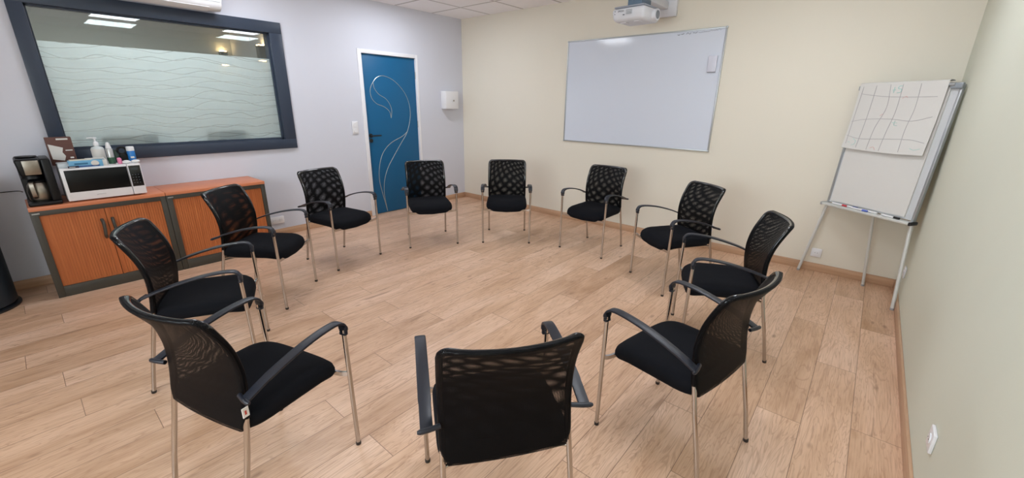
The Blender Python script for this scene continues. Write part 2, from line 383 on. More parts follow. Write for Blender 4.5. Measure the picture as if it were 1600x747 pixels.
for z in (.25, 1.2, 1.85): link('hinge', T([(-.012, DY1+.002, z-.045), (-.012, DY1+.002, z+.045)], .009, 10), m_silver, dr)

# sockets and switches
def socket(name, label, cat, loc, rz, w=.082, h=.082, n=1, kind='socket', group=None):
    t = thing(name, label, cat, loc, rz, group)            # local +y = out of wall... plate lies in xz
    link('cover_plate', B(-w/2, w/2, -.012, -.0005, -h/2, h/2, bev=.003), m_white, t)
    for k in range(n):
        if kind == 'switch': cz = (k-(n-1)/2)*.07; cxx = 0
        else: cxx = (k-(n-1)/2)*.071; cz = 0
        if kind == 'socket':
            bm = T([(cxx, -.012, cz), (cxx, -.0155, cz)], .021, 20); link('socket_face', bm, m_white, t)
            bm = bmesh.new(); [tube(bm, [(cxx+s*.0095, -.0152, cz), (cxx+s*.0095, -.0162, cz)], .0026, 8) for s in (-1, 1)]; link_split('pin_hole', bm, m_dark, t)
        else:
            link('rocker', T([(cxx, -.012, cz), (cxx, -.018, cz)], .026, 20), m_white, t)
    return t
socket('light_switch', 'white double light switch left of the blue door', 'switch', (0, -1.879, 1.181), PI/2, .08, .155, 2, 'switch')
socket('wall_socket', 'white double wall socket low beside the right end of the cabinets', 'socket', (0, -2.965, .185), PI/2, .15, .08, 2)
socket('wall_socket', 'white wall socket on the cream wall behind the flip chart legs', 'socket', (4.855, 0, .182), 0)
socket('wall_socket', 'white wall socket on the cream wall hidden partly behind a chair back', 'socket', (3.87, 0, .24), 0)
socket('wall_socket', 'white wall socket on the right wall beside the flip chart foot', 'socket', (W, -.40, .27), -PI/2)
t = socket('wall_socket', 'white wall socket on the right wall nearest the camera, seen edge-on', 'socket', (W, -2.74, .31), -PI/2)

# box on the wall by the corner
t = thing('wall_dispenser', 'small white box with a round key hole on the grey wall by the corner', 'dispenser', (0, -.325, 1.535), PI/2)
link('housing', B(-.125, .125, -.115, -.001, -.125, .125, bev=.006), m_white, t)
link('round_lock', T([(.02, -.115, -.005), (.02, -.12, -.005)], .028, 20), m_white, t)
link('lock_button', T([(.025, -.12, -.008), (.025, -.123, -.008)], .012, 14), m_steel, t)

# ceiling lights
for x, y in PANELS:
    nm = 'nearer the cream wall' if y > -2 else 'farther from the cream wall'
    sd = 'grey wall' if x < 2 else 'right wall'
    t = thing('ceiling_light', f'square ceiling light panel {sd} side, {nm}', 'ceiling light', (x, y, H), 0, 'ceiling light panels')
    bm = bmesh.new()
    for a in ((-.298, .298, .283, .298, -.008, 0), (-.298, .298, -.298, -.283, -.008, 0), (-.298, -.283, -.283, .283, -.008, 0), (.283, .298, -.283, .283, -.008, 0)): box(bm, *a)
    link('frame', bm, m_white, t, smooth=0)
    link('diffuser', B(-.283, .283, -.283, .283, -.005, -.001), m_panel, t, smooth=0)

# ------------------------------------------------------------------ whiteboard
wb = thing('whiteboard', 'large white magnetic board in a thin grey frame on the cream wall', 'whiteboard', (0, 0, 0))
X0, X1, Z0, Z1 = 1.926, 3.747, 1.041, 2.234
link('writing_surface', B(X0+.012, X1-.012, -.016, -.003, Z0+.012, Z1-.012), m_board, wb, smooth=0)
bm = bmesh.new()
for a in ((X0, X1, -.022, -.001, Z1-.014, Z1), (X0, X1, -.022, -.001, Z0, Z0+.014), (X0, X0+.014, -.022, -.001, Z0, Z1), (X1-.014, X1, -.022, -.001, Z0, Z1)): box(bm, *a, bev=.003)
link('board_frame', bm, m_alu, wb)
for a, b in ((X0, Z0), (X1, Z0), (X0, Z1), (X1, Z1)): link('corner_cap', B(a-.003 if a == X0 else a-.016, a+.016 if a == X0 else a+.003, -.025, -.001, b-.003 if b == Z0 else b-.016, b+.016 if b == Z0 else b+.003, bev=.004), m_alu, wb)
bm = bmesh.new(); rx = 3.27
random.seed(9)
while rx < 3.68:
    zz = 2.195 + (rx-3.27)*.035; n = random.randint(2, 4); p = [(rx+k*.008, -.0165, zz+random.uniform(-.007, .009)) for k in range(n+1)]
    tube(bm, p,   .0022 if rx < 3.46 else .0012, 5); rx += n*.008 + random.choice((.004, .012, .022) if rx < 3.46 else (.003, .004))
link_split('handwriting', bm, m_ink, wb)
t = thing('board_eraser', 'small white block magnet stuck near the right edge of the whiteboard', 'board eraser', (3.66, -.017, 1.90))
link('grip', B(-.04, .04, -.026, -.006, -.075, .075, bev=.004), mat('white_grip', (205, 206, 218), rough=.4), t)
link('felt_pad', B(-.043, .037, -.006, 0, -.079, .073), mat('grey_felt', (120, 122, 135), rough=.9), t)

# projector and its wall arm
pr = thing('projector', 'white projector with rounded case hanging on its arm above the whiteboard', 'projector', (3.09, -.62, 2.30), math.radians(-4))
mpw = mat('projector_white', (214, 216, 222), rough=.45)
bm = bmesh.new(); box(bm, -.185, .155, -.16, .17, -.055, .06, bev=.03, seg=4); 
for v in bm.verts:
    if v.co.z < 0: v.co.x *= 1-.10*(-v.co.z/.055); v.co.y *= 1-.10*(-v.co.z/.055)
link('case', bm, mpw, pr)
link('lens_ring', T([(.13, .04, -.0), (.185, .04, -.0)], [.052, .05], 24), mpw, pr)
link('lens', T([(.184, .04, 0), (.188, .04, 0)], .036, 20), mat('lens_glass', (120, 128, 138), rough=.1), pr)
link('top_shell', B(-.165, .14, -.15, .16, .06, .075, bev=.006), mat('projector_grey', (150, 156, 168), rough=.5), pr)
bm = bmesh.new()
for k in range(6): box(bm, -.03, .03, -.1625, -.159, -.0+k*.007, .003+k*.007)
link('vent_grille', bm, m_alu, pr)
bm = bmesh.new(); box(bm, -.150, -.143, -.1625, -.159, .03, .037); box(bm, -.150, -.144, -.1625, -.159, .008, .014); box(bm, -.062, -.045, -.1625, -.159, -.005, .002)
link_split('indicator_mark', bm, m_ink, pr)
text_mesh('logo_text', 'EPSON', .02, m_ink, pr, Matrix.Translation((-.085, -.1612, .03)) @ Matrix.Rotation(PI/2, 4, 'X'))
link('foot_pad', B(-.12, -.06, -.1, -.04, -.062, -.05, bev=.004), mpw, pr); link('foot_pad', B(.03, .09, -.11, -.05, -.062, -.05, bev=.004), mpw, pr)
ar = thing('projector_mount', 'white wall plate and arm carrying the projector', 'wall mount', (0, 0, 0))
link('wall_plate', B(2.99, 3.235, -.045, -.001, 2.372, 2.66, bev=.006), mpw, ar)
link('arm', B(3.06, 3.15, -.72, -.04, 2.445, 2.51, bev=.008), mpw, ar)
link('hinge_bracket', B(3.02, 3.16, -.70, -.50, 2.377, 2.446, bev=.004), mat('bracket_grey', (96, 116, 136), rough=.5), ar)

# air conditioner
ac = thing('air_conditioner', 'white wall air conditioner just above the dark window frame', 'air conditioner', (0, 0, 0))
prof = [(.001, 2.295), (.06, 2.285), (.15, 2.275), (.205, 2.30), (.222, 2.345), (.225, 2.46), (.215, 2.54), (.19, 2.56), (.001, 2.565)]
def prism_y(bm, prof, y0, y1, mi=0):
    A = [bm.verts.new((x, y0, z)) for x, z in prof]; Bq = [bm.verts.new((x, y1, z)) for x, z in prof]; n = len(prof)
    for k in range(n): bm.faces.new((A[k], A[(k+1) % n], Bq[(k+1) % n], Bq[k])).material_index = mi
    bm.faces.new(A[::-1]); bm.faces.new(Bq)
bm = bmesh.new(); prism_y(bm, prof, -4.07, -3.20); bmesh.ops.bevel(bm, geom=[e for e in bm.edges if abs(e.verts[0].co.y-e.verts[1].co.y) < 1e-5], offset=.008, segments=2, profile=.5, affect='EDGES')
link('case', bm, m_white, ac, smooth=50)
bm = bmesh.new(); prism_y(bm, [(.09, 2.272), (.15, 2.268), (.203, 2.294), (.199, 2.299), (.15, 2.275), (.09, 2.279)], -4.0, -3.30); link('air_flap', bm, m_whitepaint, ac)
link('panel_seam', B(.219, .2262, -4.06, -3.21, 2.343, 2.347), m_alu, ac)

# ------------------------------------------------------------------ flip chart
FY = -.631; zb, fwid, fh, tilt = .677, .696, 1.001, .062
fc = thing('flip_chart', 'flip chart on tripod legs with a hand-drawn grid, in the right corner', 'flip chart', (5.124, -.285, 0), FY)
def fcb(name, bm, m, smooth=35, par=None):
    for v in bm.verts:   # board frame: x across, y thickness (front = -y), z up the board
        z = v.co.z; y = v.co.y; v.co.z = zb + z*math.cos(tilt) - y*math.sin(tilt)*0; v.co.y = y + z*math.sin(tilt)
    return link(name, bm, m, par or fc, smooth)
hw = fwid/2
def fcb_s(name, bm, m, par=None):
    for v in bm.verts: z = v.co.z; v.co.z = zb + z*math.cos(tilt); v.co.y = v.co.y + z*math.sin(tilt)
    return link_split(name, bm, m, fc)
m_fw = mat('flip_board_white', (200, 202, 204), rough=.25)
fcb('board', B(-hw+.01, hw-.01, .0, .014, .02, fh-.005), m_fw)
bm = bmesh.new()
for s in (-1, 1): box(bm, s*(hw-.009)-.009, s*(hw-.009)+.009, -.008, .022, .01, fh-.01, bev=.004)
box(bm, -hw+.01, hw-.01, -.004, .02, fh-.03, fh-.012, bev=.003)
fcb('board_frame', bm, m_alu)
fcb('pen_tray', B(-hw-.005, hw+.005, -.055, .012, -.008, .012, bev=.005), m_legs)
for s, mm in ((-1, m_alu), (1, m_black)): fcb('tray_end_cap', B(s*(hw+.009)-.009, s*(hw+.009)+.009, -.058, .022, -.012, .016, bev=.006), mm)
m_cl = mat('clamp_grey', (140, 146, 152), rough=.4)
for s in (-1, 1): fcb('paper_clamp', B(s*(hw-.03)-.035, s*(hw-.03)+.035, -.026, .0, fh-.04, fh+.0, bev=.008), m_cl)
bm = bmesh.new(); tube(bm, [(-hw+.04, -.018, fh-.012), (hw-.04, -.018, fh-.012)], .014, 14); fcb('clamp_bar', bm, m_alu)
pad0, pad1 = -hw+.035, hw-.065
fcb('paper_pad', B(pad0, pad1, -.012, -.001, .035, fh-.03), m_paper)
# turned sheet: hangs in front, slightly wavy
sh0, sh1, shz = -hw+.012, hw-.072, .50
bm = bmesh.new(); N = 24; Mv = 16; top = fh+.012
def shy(u, v): return -.034 + .010*math.sin(v*3.1) - .004*math.sin(u*7+v*2)*(v) - .006*v
def sheet_pt(u, v, off=0): return Vector((sh0+(sh1-sh0)*u, shy(u, v)+off, top-(top-shz)*v - .012*math.sin(u*3)*v))
gf = [[bm.verts.new(sheet_pt(i/N, j/Mv)) for i in range(N+1)] for j in range(Mv+1)]; gb = [[bm.verts.new(sheet_pt(i/N, j/Mv, .0012)) for i in range(N+1)] for j in range(Mv+1)]
for j in range(Mv):
    for i in range(N): bm.faces.new((gf[j][i], gf[j][i+1], gf[j+1][i+1], gf[j+1][i])); bm.faces.new((gb[j][i], gb[j+1][i], gb[j+1][i+1], gb[j][i+1]))
for i in range(N): bm.faces.new((gf[0][i], gb[0][i], gb[0][i+1], gf[0][i+1])); bm.faces.new((gf[Mv][i], gf[Mv][i+1], gb[Mv][i+1], gb[Mv][i]))
for j in range(Mv): bm.faces.new((gf[j][0], gf[j+1][0], gb[j+1][0], gb[j][0])); bm.faces.new((gf[j][N], gb[j][N], gb[j+1][N], gf[j+1][N]))
# fold over the top
A = gf[0]; 
prev = A
for k in range(1, 6):
    a = k/5*PI; cur = [bm.verts.new(Vector((v.co.x, -.034+.028*(1-math.cos(a)), top+.010*math.sin(a)))) for v in A]
    for i in range(N): bm.faces.new((prev[i], cur[i], cur[i+1], prev[i+1]))
    prev = cur
sheet = fcb('turned_sheet', bm, m_paper, 60)
def stroke(pts, r=.0016): 
    P = smoothpath([sheet_pt(u, v, -.0006) for u, v in pts], 6); tube(bm, P, r, 5)
bm = bmesh.new()
for q in ([(.05, .04), (.035, .5), (.04, .93)], [(.215, .03), (.205, .5), (.19, .97)], [(.385, .02), (.41, .35), (.345, .65), (.33, .98)], [(.53, .02), (.53, .4), (.5, .7), (.49, .98)], [(.725, .02), (.735, .35), (.71, .65), (.725, .97)],
          [(.05, .15), (.3, .185), (.6, .2), (.93, .2)], [(.02, .58), (.2, .53), (.5, .51), (.75, .53), (.95, .47)], [(.02, .8), (.2, .83), (.5, .8), (.8, .79), (.97, .83)]): stroke(q)
fcb_s('grid_line', bm, m_lineg, par=fc)
bm = bmesh.new(); stroke([(.42, .1), (.46, .1)], .0022); stroke([(.44, .06), (.44, .14)], .0022); stroke([(.53, .045), (.49, .05), (.487, .085), (.52, .09), (.52, .13), (.48, .14)], .0022)
stroke([(.06, .90), (.09, .90)], .0018); stroke([(.12, .84), (.16, .87), (.155, .92), (.12, .94)], .0018); stroke([(.53, .56), (.59, .56)]); stroke([(.56, .53), (.56, .59), (.60, .60)]); stroke([(.84, .91), (.89, .93), (.95, .91)])
fcb_s('teal_note', bm, mat('teal_ink', (165, 205, 198), rough=.8), par=fc)
bm = bmesh.new(); stroke([(.56, .22), (.6, .19), (.62, .21)]); stroke([(.36, .47), (.39, .44)]); stroke([(.37, .95), (.41, .93), (.44, .97)]); fcb_s('red_note', bm, mat('red_ink', (215, 165, 160), rough=.8), par=fc)
# legs
yf = -.053
for s in (-1, 1):
    bm = T([(s*(hw-.01), .0, zb+.005), (s*.422, yf, .012)], .0125, 12); lg = link('leg', bm, m_legs, fc)
    link('foot_cap', T([(s*.42175, yf+.001, .017), (s*.422, yf, .0)], .0135, 12), mat('foot_grey', (150, 150, 150)), lg)
def fcl(x, y, z):   # world -> flip chart local
    d = Vector((x-5.124, y+.285, 0)); c, sn = math.cos(-FY), math.sin(-FY); return Vector((d.x*c-d.y*sn, d.x*sn+d.y*c, z))
q = fcl(5.242, -.142, 0)
lg = link('leg', T([(0, .03, 1.0), tuple(q+Vector((0, 0, .012)))], .011, 12), m_legs, fc); link('foot_cap', T([tuple(q+Vector((0, 0, .017))), tuple(q)], .0125, 12), MATS['foot_grey'], lg)
# pens on the tray
pens = [('red', (190, 60, 70), -.215, .004, 'red-capped marker pen lying leftmost on the flip chart tray'), ('blue', (52, 62, 140), -.13, .01, 'dark blue marker pen lying left of centre on the flip chart tray'),
        ('lightblue', (90, 110, 190), -.035, -.012, 'lighter blue marker pen near the middle of the flip chart tray'), ('white', (225, 225, 225), .03, .006, 'white marker pen right of the middle of the flip chart tray'), ('black', (20, 20, 22), .20, -.002, 'black-capped marker pen at the right end of the flip chart tray')]
for nme, col, px, dy, lab in pens:
    c, sn = math.cos(FY), math.sin(FY); lx, ly = px, -.03+dy*.8
    t = thing('marker_pen', lab, 'marker', (5.124+lx*c-ly*sn, -.285+lx*sn+ly*c, zb+.0125), FY, 'pens on the flip chart tray')
    link('barrel', T([(-.06, 0, .008), (.035, 0, .008), (.045, 0, .008)], [.0075, .0075, .005], 12), mat('pen_white', (220, 220, 222)), t)
    link('cap', T([(.03, 0, .008), (.07, 0, .008)], .0085, 12), mat('cap_'+nme, col, rough=.4), t)

# ------------------------------------------------------------------ cabinets
def cabinet(y0, label):
    t = thing('tambour_cabinet', label, 'cabinet', (.015, y0, 0), 0, 'tambour cabinets under the window')
    d, w, h = .435, .797, .722
    bm = bmesh.new()
    for a in ((0, d-.004, 0, .022, .0, h-.028), (0, d-.004, w-.022, w, .0, h-.028), (0, .02, .022, w-.022, .0, h-.028), (.02, d-.02, .022, w-.022, .03, .055)): box(bm, *a)
    link('body', bm, m_cabf, t, smooth=0)
    bm = bmesh.new()
    for a in ((d-.022, d, 0, .042, 0, h-.028), (d-.022, d, w-.036, w, 0, h-.028), (d-.022, d, .042, w-.036, h-.066, h-.028), (d-.022, d, .042, w-.036, 0, .085)): box(bm, *a, bev=.002)
    link('front_frame', bm, m_cabf, t)
    link('top', B(-.005, d+.006, -.0, w, h-.028, h, bev=.002), m_cherry_top, t)
    mid = .398
    for a, b in ((.042, mid-.002), (mid+.002, w-.036)):
        bm = bmesh.new(); n = 22; ww = (b-a)/n
        for k in range(n): box(bm, d-.022-.010, d-.018, a+k*ww+.0006, a+(k+1)*ww-.0006, .08, h-.06)
        box(bm, d-.034, d-.030, a, b, .08, h-.06)
        dr_ = link('tambour_door', bm, m_cherry, t, smooth=0)
        s = -1 if a < .1 else 1; e = b if s < 0 else a; e2 = e+s*.03
        bm = bmesh.new(); tube(bm, smoothpath([(d-.018, e2, .415), (d+.018, e2+s*.004, .44), (d+.022, e2, .49), (d+.018, e2-s*.002, .54), (d-.018, e2, .565)], 4), .011, 10, prof=None); link('handle', bm, m_cabf, dr_)
        bm = B(d-.02, d-.012, e-.018 if s < 0 else e, e if s < 0 else e+.018, .082, h-.066); link('edge_strip', bm, m_cherry, dr_)
    link('name_plate', B(d, d+.0015, .01, .05, h-.052, h-.043), m_alu, t)
    return t
cabinet(-4.78, 'orange wood sliding-door cabinet under the microwave and coffee maker')
cabinet(-3.98, 'orange wood sliding-door cabinet with bare top at right of the pair')

# microwave
TZ = .722
mw = thing('microwave', 'white microwave oven with black glass door on the left cabinet', 'microwave', (.08, -4.56, TZ))
mw_w, mw_h, mw_d = .47, .262, .345
link('case', B(0, mw_d-.03, 0, mw_w, .012, mw_h, bev=.006), m_white, mw)
link('door', B(mw_d-.03, mw_d, 0, .383, .012, mw_h, bev=.005), m_white, mw)
link('door_glass', B(mw_d, mw_d+.002, .02, .380, .078, mw_h-.016, bev=.0008), mat('black_glass', (10, 12, 14), rough=.3, spec=.25), mw)
link('control_panel', B(mw_d-.03, mw_d, .386, mw_w, .012, mw_h, bev=.005), m_white, mw)
cpn = link('keypad', B(mw_d, mw_d+.002, .391, mw_w-.006, .078, mw_h-.014, bev=.0008), mat('keypad_black', (20, 22, 24), rough=.2), mw)
link('display', B(mw_d+.002, mw_d+.003, .402, .448, .212, .232), mat('display_grey', (58, 66, 70), rough=.2), cpn)
bm = bmesh.new()
for r in range(4):
    for c_ in range(3): box(bm, mw_d+.002, mw_d+.003, .403+c_*.018, .409+c_*.018, .105+r*.022, .110+r*.022)
link('key_marks', bm, mat('key_grey', (85, 90, 94)), cpn)
text_mesh('logo_text', 'SAMSUNG', .012, m_alu, mw, Matrix.Translation((mw_d+.0005, .19, .045)) @ Matrix.Rotation(PI/2, 4, 'Z') @ Matrix.Rotation(PI/2, 4, 'X'))
bm = bmesh.new()
for a in (.04, mw_d-.06):
    for b in (.04, mw_w-.04): tube(bm, [(a, b, .0), (a, b, .013)], .012, 10)
link_split('foot', bm, m_rubber, mw)

# coffee maker
cm = thing('coffee_maker', 'black and steel filter coffee maker at the left end of the cabinet', 'coffee maker', (.12, -4.768, TZ))
m_cb = mat('coffee_black', (14, 14, 16), rough=.4, spec=.3)
bw = .178
bm = bmesh.new(); box(bm, .0, .30, 0, bw, 0, .03, bev=.012, seg=3); link('base', bm, m_cb, cm)
link('water_tank', B(.0, .283, .126, bw, .025, .343, bev=.012, seg=3), m_cb, cm)
link('rear_column', B(.0, .10, 0.004, .125, .025, .335, bev=.01), m_cb, cm)
bm = bmesh.new(); box(bm, .02, .285, .0, .130, .225, .345, bev=.014, seg=3)
for v in bm.verts:
    if v.co.z < .28: v.co.y = .065+(v.co.y-.065)*.86; v.co.x = v.co.x*.98
link('brew_head', bm, m_cb, cm)
link('steel_panel', B(.283, .2875, .036, .118, .232, .335, bev=.002), m_steel, cm)
bm = bmesh.new(); lathe(bm, [(.05, .345), (.06, .352), (.055, .358), (.02, .36)], .15, .065); link('lid', bm, m_cb, cm)
bm = bmesh.new(); lathe(bm, [(.06, .198), (.055, .225), (.03, .228)], .19, .065); link('filter_cone', bm, m_cb, cm)
cf = bpy.data.objects.new('carafe', None); C.objects.link(cf); cf.parent = cm
link('carafe_body', L([(.058, .031), (.066, .045), (.068, .10), (.060, .145), (.048, .168)], cx=.20, cy=.082), m_steel, cf)
link('carafe_lid', L([(.05, .166), (.052, .18), (.03, .196), (.01, .198)], cx=.20, cy=.082), m_cb, cf)
hp = [(.24, .055, .178), (.275, .048, .175), (.288, .046, .15), (.285, .048, .08), (.262, .052, .06)]
link('carafe_handle', T(smoothpath(hp, 4), 1, prof=[(-.011, -.005), (.011, -.005), (.011, .005), (-.011, .005)]), m_steel, cf)
cb = link('power_cable', T(smoothpath([(.13, -4.775, .80), (.06, -4.80, .80), (.015, -4.88, .795), (.012, -5.05, .79), (.012, -5.3, .80), (.010, -5.5, .80)], 6), .0035, 8), m_black); tag(cb, 'thin black cable along the grey wall left of the coffee maker', 'cable')

# ---- small things on top of the microwave
MT = TZ+mw_h
t = thing('coffee_carton', 'brown carton with a white cup picture standing at the left of the microwave top', 'carton', (.19, -4.575, MT), .0)
m_brown = mat('brown_card', (92, 58, 50), rough=.6)
bm = B(-.09, -.02, 0, .145, 0, .215, bev=.002)
for v in bm.verts: v.co.y -= (v.co.z)*.0
link('carton_body', bm, m_brown, t)
bm = bmesh.new(); P = [(-.0195, .012, .05), (-.0195, .075, .035), (-.0195, .088, .07), (-.0195, .075, .10), (-.0195, .085, .135), (-.0195, .008, .165)]
f1 = [bm.verts.new(p) for p in P]; f2 = [bm.verts.new((p[0]+.0012, p[1], p[2])) for p in P]; bm.faces.new(f2); bm.faces.new(f1[::-1])
for k in range(6): bm.faces.new((f1[k], f1[(k+1) % 6], f2[(k+1) % 6], f2[k]))
link('cup_picture', bm, m_paper, t, smooth=0)
bm = bmesh.new(); box(bm, -.0195, -.0185, .06, .125, .195, .207); box(bm, -.0195, -.0185, .095, .135, .11, .118); box(bm, -.0195, -.0185, .11, .13, .05, .062); link_split('print_line', bm, m_paper, t, smooth=0)
t = thing('plastic_tray', 'clear whitish plastic tray at the left edge of the microwave top', 'tray', (.33, -4.56, MT))
link('tray_shell', B(-.12, .05, -.0, .09, 0, .03, bev=.008, seg=3), mat('clear_white_plastic', (196, 204, 208), rough=.25), t)
t = thing('mask_box', 'light blue carton of masks lying on the front of the microwave', 'box', (.42, -4.50, MT), math.radians(90))
m_lb = mat('light_blue_card', (104, 166, 205), rough=.5)
link('carton_body', B(0, .19, 0, .09, 0, .05, bev=.0015), m_lb, t)
link('white_end', B(.1895, .215, .004, .088, .001, .049, bev=.001), m_paper, t)
link('label_band', B(.01, .17, -.0015, 0, .004, .012), mat('navy_print', (40, 60, 130)), t)
bm = bmesh.new(); lathe(bm, [(.021, .0), (.021, .001)], 0, 0, 20)
for v in bm.verts: v.co = Vector((.145+v.co.x*1.1, -.0015+v.co.z, .027+v.co.y))
link('round_picture', bm, m_paper, t)
link('print_lines', B(.03, .105, -.0015, 0, .022, .034), mat('teal_print', (44, 104, 140)), t)
link('top_flap', B(-.002, .2, .0, .03, .05, .0515), mat('pale_flap', (150, 200, 225)), t)
t = thing('name_card', 'small dark blue card in front of the mask carton', 'card', (.424, -4.50, MT))
link('card', B(0, .003, -.01, .05, 0, .015), mat('dark_navy_card', (26, 34, 62), rough=.5), t); link('card_text', B(.003, .0035, -.002, .03, .005, .009), m_paper, t)
t = thing('paper_sheets', 'loose white and cream papers on the mask carton', 'papers', (.33, -4.46, MT+.0518))
bm = bmesh.new(); box(bm, 0, .08, -.03, .09, 0, .003); link('cream_sheet', bm, mat('cream_sheet', (214, 205, 185)), t, smooth=0)
bm = bmesh.new(); box(bm, -.01, .07, .06, .17, .0032, .006); link('white_sheet', bm, m_paper, t, smooth=0)
# pump bottle
t = thing('pump_bottle', 'white hand gel bottle with a pump, tallest on the microwave', 'bottle', (.26, -4.305, MT))
bm = bmesh.new(); lathe(bm, [(.038, .0), (.042, .006), (.042, .12), (.036, .133), (.016, .14), (.014, .15)], 0, 0, 24, 1, .95); link('bottle_body', bm, mat('translucent_white', (206, 212, 212), rough=.3), t)
bm = bmesh.new(); lathe(bm, [(.0425, .02), (.0428, .022), (.0428, .118), (.0425, .12)], 0, 0, 24, 1, .95); link('label_band', bm, m_paper, t)
pm = link('pump_head', L([(.017, .148), (.018, .165), (.012, .175), (.006, .18), (.006, .2), (.014, .203), (.014, .21), (.006, .212)], n=16), m_white, t)
link('nozzle', T([(0, 0, .207), (.0, -.035, .208), (.0, -.045, .203)], .0045, 8), m_white, pm)
# spray
t = thing('spray_bottle', 'slim silver and green spray bottle with a white cap', 'bottle', (.33, -4.245, MT))
link('bottle_body', L([(.02, 0), (.022, .004), (.022, .118), (.016, .128)], n=20), mat('silver_can', (190, 192, 192), rough=.3, metal=.6), t)
link('label_band', L([(.0222, .004), (.0226, .006), (.0226, .052), (.0222, .054)], n=20), mat('green_label', (52, 92, 70)), t)
link('cap', L([(.016, .124), (.018, .13), (.013, .155), (.009, .172), (.004, .174)], n=16), m_white, t)
t = thing('sponge', 'pink sponge standing beside the spray bottle', 'sponge', (.37, -4.205, MT)); link('sponge_block', B(-.02, .02, -.012, .014, 0, .05, bev=.009, seg=3), mat('pink_foam', (220, 130, 165), rough=.9, bump=.8, bscale=300), t)
t = thing('dark_green_bottle', 'dark green small bottle behind the pink sponge', 'bottle', (.25, -4.205, MT)); link('bottle_body', L([(.018, 0), (.02, .004), (.02, .065), (.009, .085), (.009, .10), (.007, .102)], n=18), mat('dark_green_glass', (40, 60, 48), rough=.3), t)
t = thing('black_tape_dispenser', 'black curled tape dispenser between sponge and blue tube', 'tape dispenser', (.22, -4.155, MT))
bm = bmesh.new(); box(bm, -.02, .02, -.025, .03, 0, .065, bev=.006); link('dispenser_base', bm, m_cb, t)
bm = bmesh.new(); tube(bm, [(0+.0, .028*math.cos(a), .092+.028*math.sin(a)) for a in [k*2*PI/20 for k in range(20)]], .009, 8); link('tape_ring', bm, m_cb, t)
t = thing('blue_wipes_tub', 'blue and white upright tube at the right of the microwave top', 'tube', (.25, -4.105, MT)); link('tube_body', L([(.024, 0), (.026, .004), (.026, .09), (.025, .092)], n=24), mat('bright_blue_print', (38, 118, 190), rough=.35), t)
link('lid', L([(.0265, .09), (.0268, .094), (.0268, .122), (.024, .126)], n=24), m_white, t); bm = bmesh.new(); box(bm, .0245, .0265, -.012, .012, .03, .045); link('label_patch', bm, m_paper, t)
for k, (x, y, lab) in enumerate(((.37, -4.165, 'small white pebble-shaped soap in front, left of the pair'), (.36, -4.105, 'small white pebble-shaped soap at the right front corner of the microwave'))):
    t = L([(.012, 0), (.026, .004), (.03, .012), (.024, .021), (.01, .026)], n=20, sx=.8); tag(link('soap', t, mat('soap_white', (214, 216, 216), rough=.5), loc=(x, y, MT)), lab, 'soap', 'soaps on the microwave')

# bin at the far left
bn = thing('waste_bin', 'tall dark blue-black round bin cut by the left edge', 'bin', (.285, -5.23, 0))
link('bin_body', L([(.235, .0), (.235, .02), (.25, .035), (.262, .90), (.262, .92), (.25, .92), (.235, .05)], n=40), mat('bin_black_blue', (24, 32, 40), rough=.5), bn)  # height beyond the frame raised to block light between bin and cabinet
link('bin_rim', L([(.25, .92), (.27, .922), (.27, .942), (.25, .944)], n=40), m_black, bn)
link('bin_foot', L([(.262, .0), (.264, .004), (.264, .014), (.24, .022)], n=40), m_black, bn)

# ------------------------------------------------------------------ things beyond the window
def sconce(label, loc, rz):
    t = thing('wall_sconce', label, 'wall lamp', loc, rz, 'wall lamps beyond the window')
    link('lamp_body', B(-.045, .045, -.09, -.001, -.09, .09, bev=.004), mat('sconce_grey', (78, 80, 84), rough=.5), t)
    for s in (-1, 1):
        link('lamp_glow', B(-.035, .035, -.08, -.015, s*.094-.006, s*.094+.006), mat('warm_bulb', (255, 220, 170), emit=(1, .62, .28), estr=40), t)
    return t
sconce('grey up-and-down wall lamp seen through the clear strip of the window', (-2.7, -2.385, 2.09), PI/2)
sconce('grey up-and-down wall lamp at the right edge of the window glass', (-1.47, -2.25, 2.10), 0)
m_bx = mat('brown_card_box', (96, 74, 58), rough=.8)
for y0, y1, h_, lab in ((-4.215, -3.85, .140, 'brown box behind the frosted film at the window foot, left one'), (-3.475, -3.125, .152, 'brown box behind the frosted film at the window foot, right one')):
    t = thing('storage_box', lab, 'box', (-.135, y0, WZ0), 0, 'boxes behind the frosted film')
    link('box_body', B(0, .060, 0, y1-y0, 0, h_-.02, bev=.002), m_bx, t); link('box_lid', B(-.001, .062, -.001, y1-y0+.001, h_-.02, h_, bev=.002), m_bx, t)
t = thing('ceiling_light', 'added light panel beyond the window, out of view, brightening the frosted film', 'ceiling light', (-.95, -3.9, H))  # invented panel, placed close to light the frosted film from behind
link('frame', B(-.3, .3, -.3, .3, -.006, 0), m_white, t, smooth=0); link('diffuser', B(-.28, .28, -.28, .28, -.009, -.006), m_panel2, t, smooth=0)

# ------------------------------------------------------------------ chairs
def chair_prof(z):       # post line of the backrest: y as a function of z
    P = [(.0, -.250), (.16, -.221), (.30, -.194), (.345, -.184), (.42, -.168), (.50, -.155), (.55, -.149), (.63, -.147), (.70, -.158), (.75, -.174), (.81, -.202), (.875, -.236), (.9, -.25)]
    for (a, ya), (b, yb) in zip(P, P[1:]):
        if z <= b: t = (z-a)/(b-a); return ya+(yb-ya)*t
    return P[-1][1]
def cprof(z):            # smoothed
    return sum(chair_prof(z+d) for d in (-.02, -.01, 0, .01, .02))/5
BT, BB = .868, .402
def bulge(x, z): 
    s = max(0, min(1, (z-.42)/.44)); return -(.012+.036*s*s)*(1-(x/.22)**2)
def halfw(z):
    w = .221
    if z > BT-.04: w = .181+math.sqrt(max(0, .04**2-(z-(BT-.04))**2))
    if z < .45: w = .221-.024*(.45-z)/.048
    return w
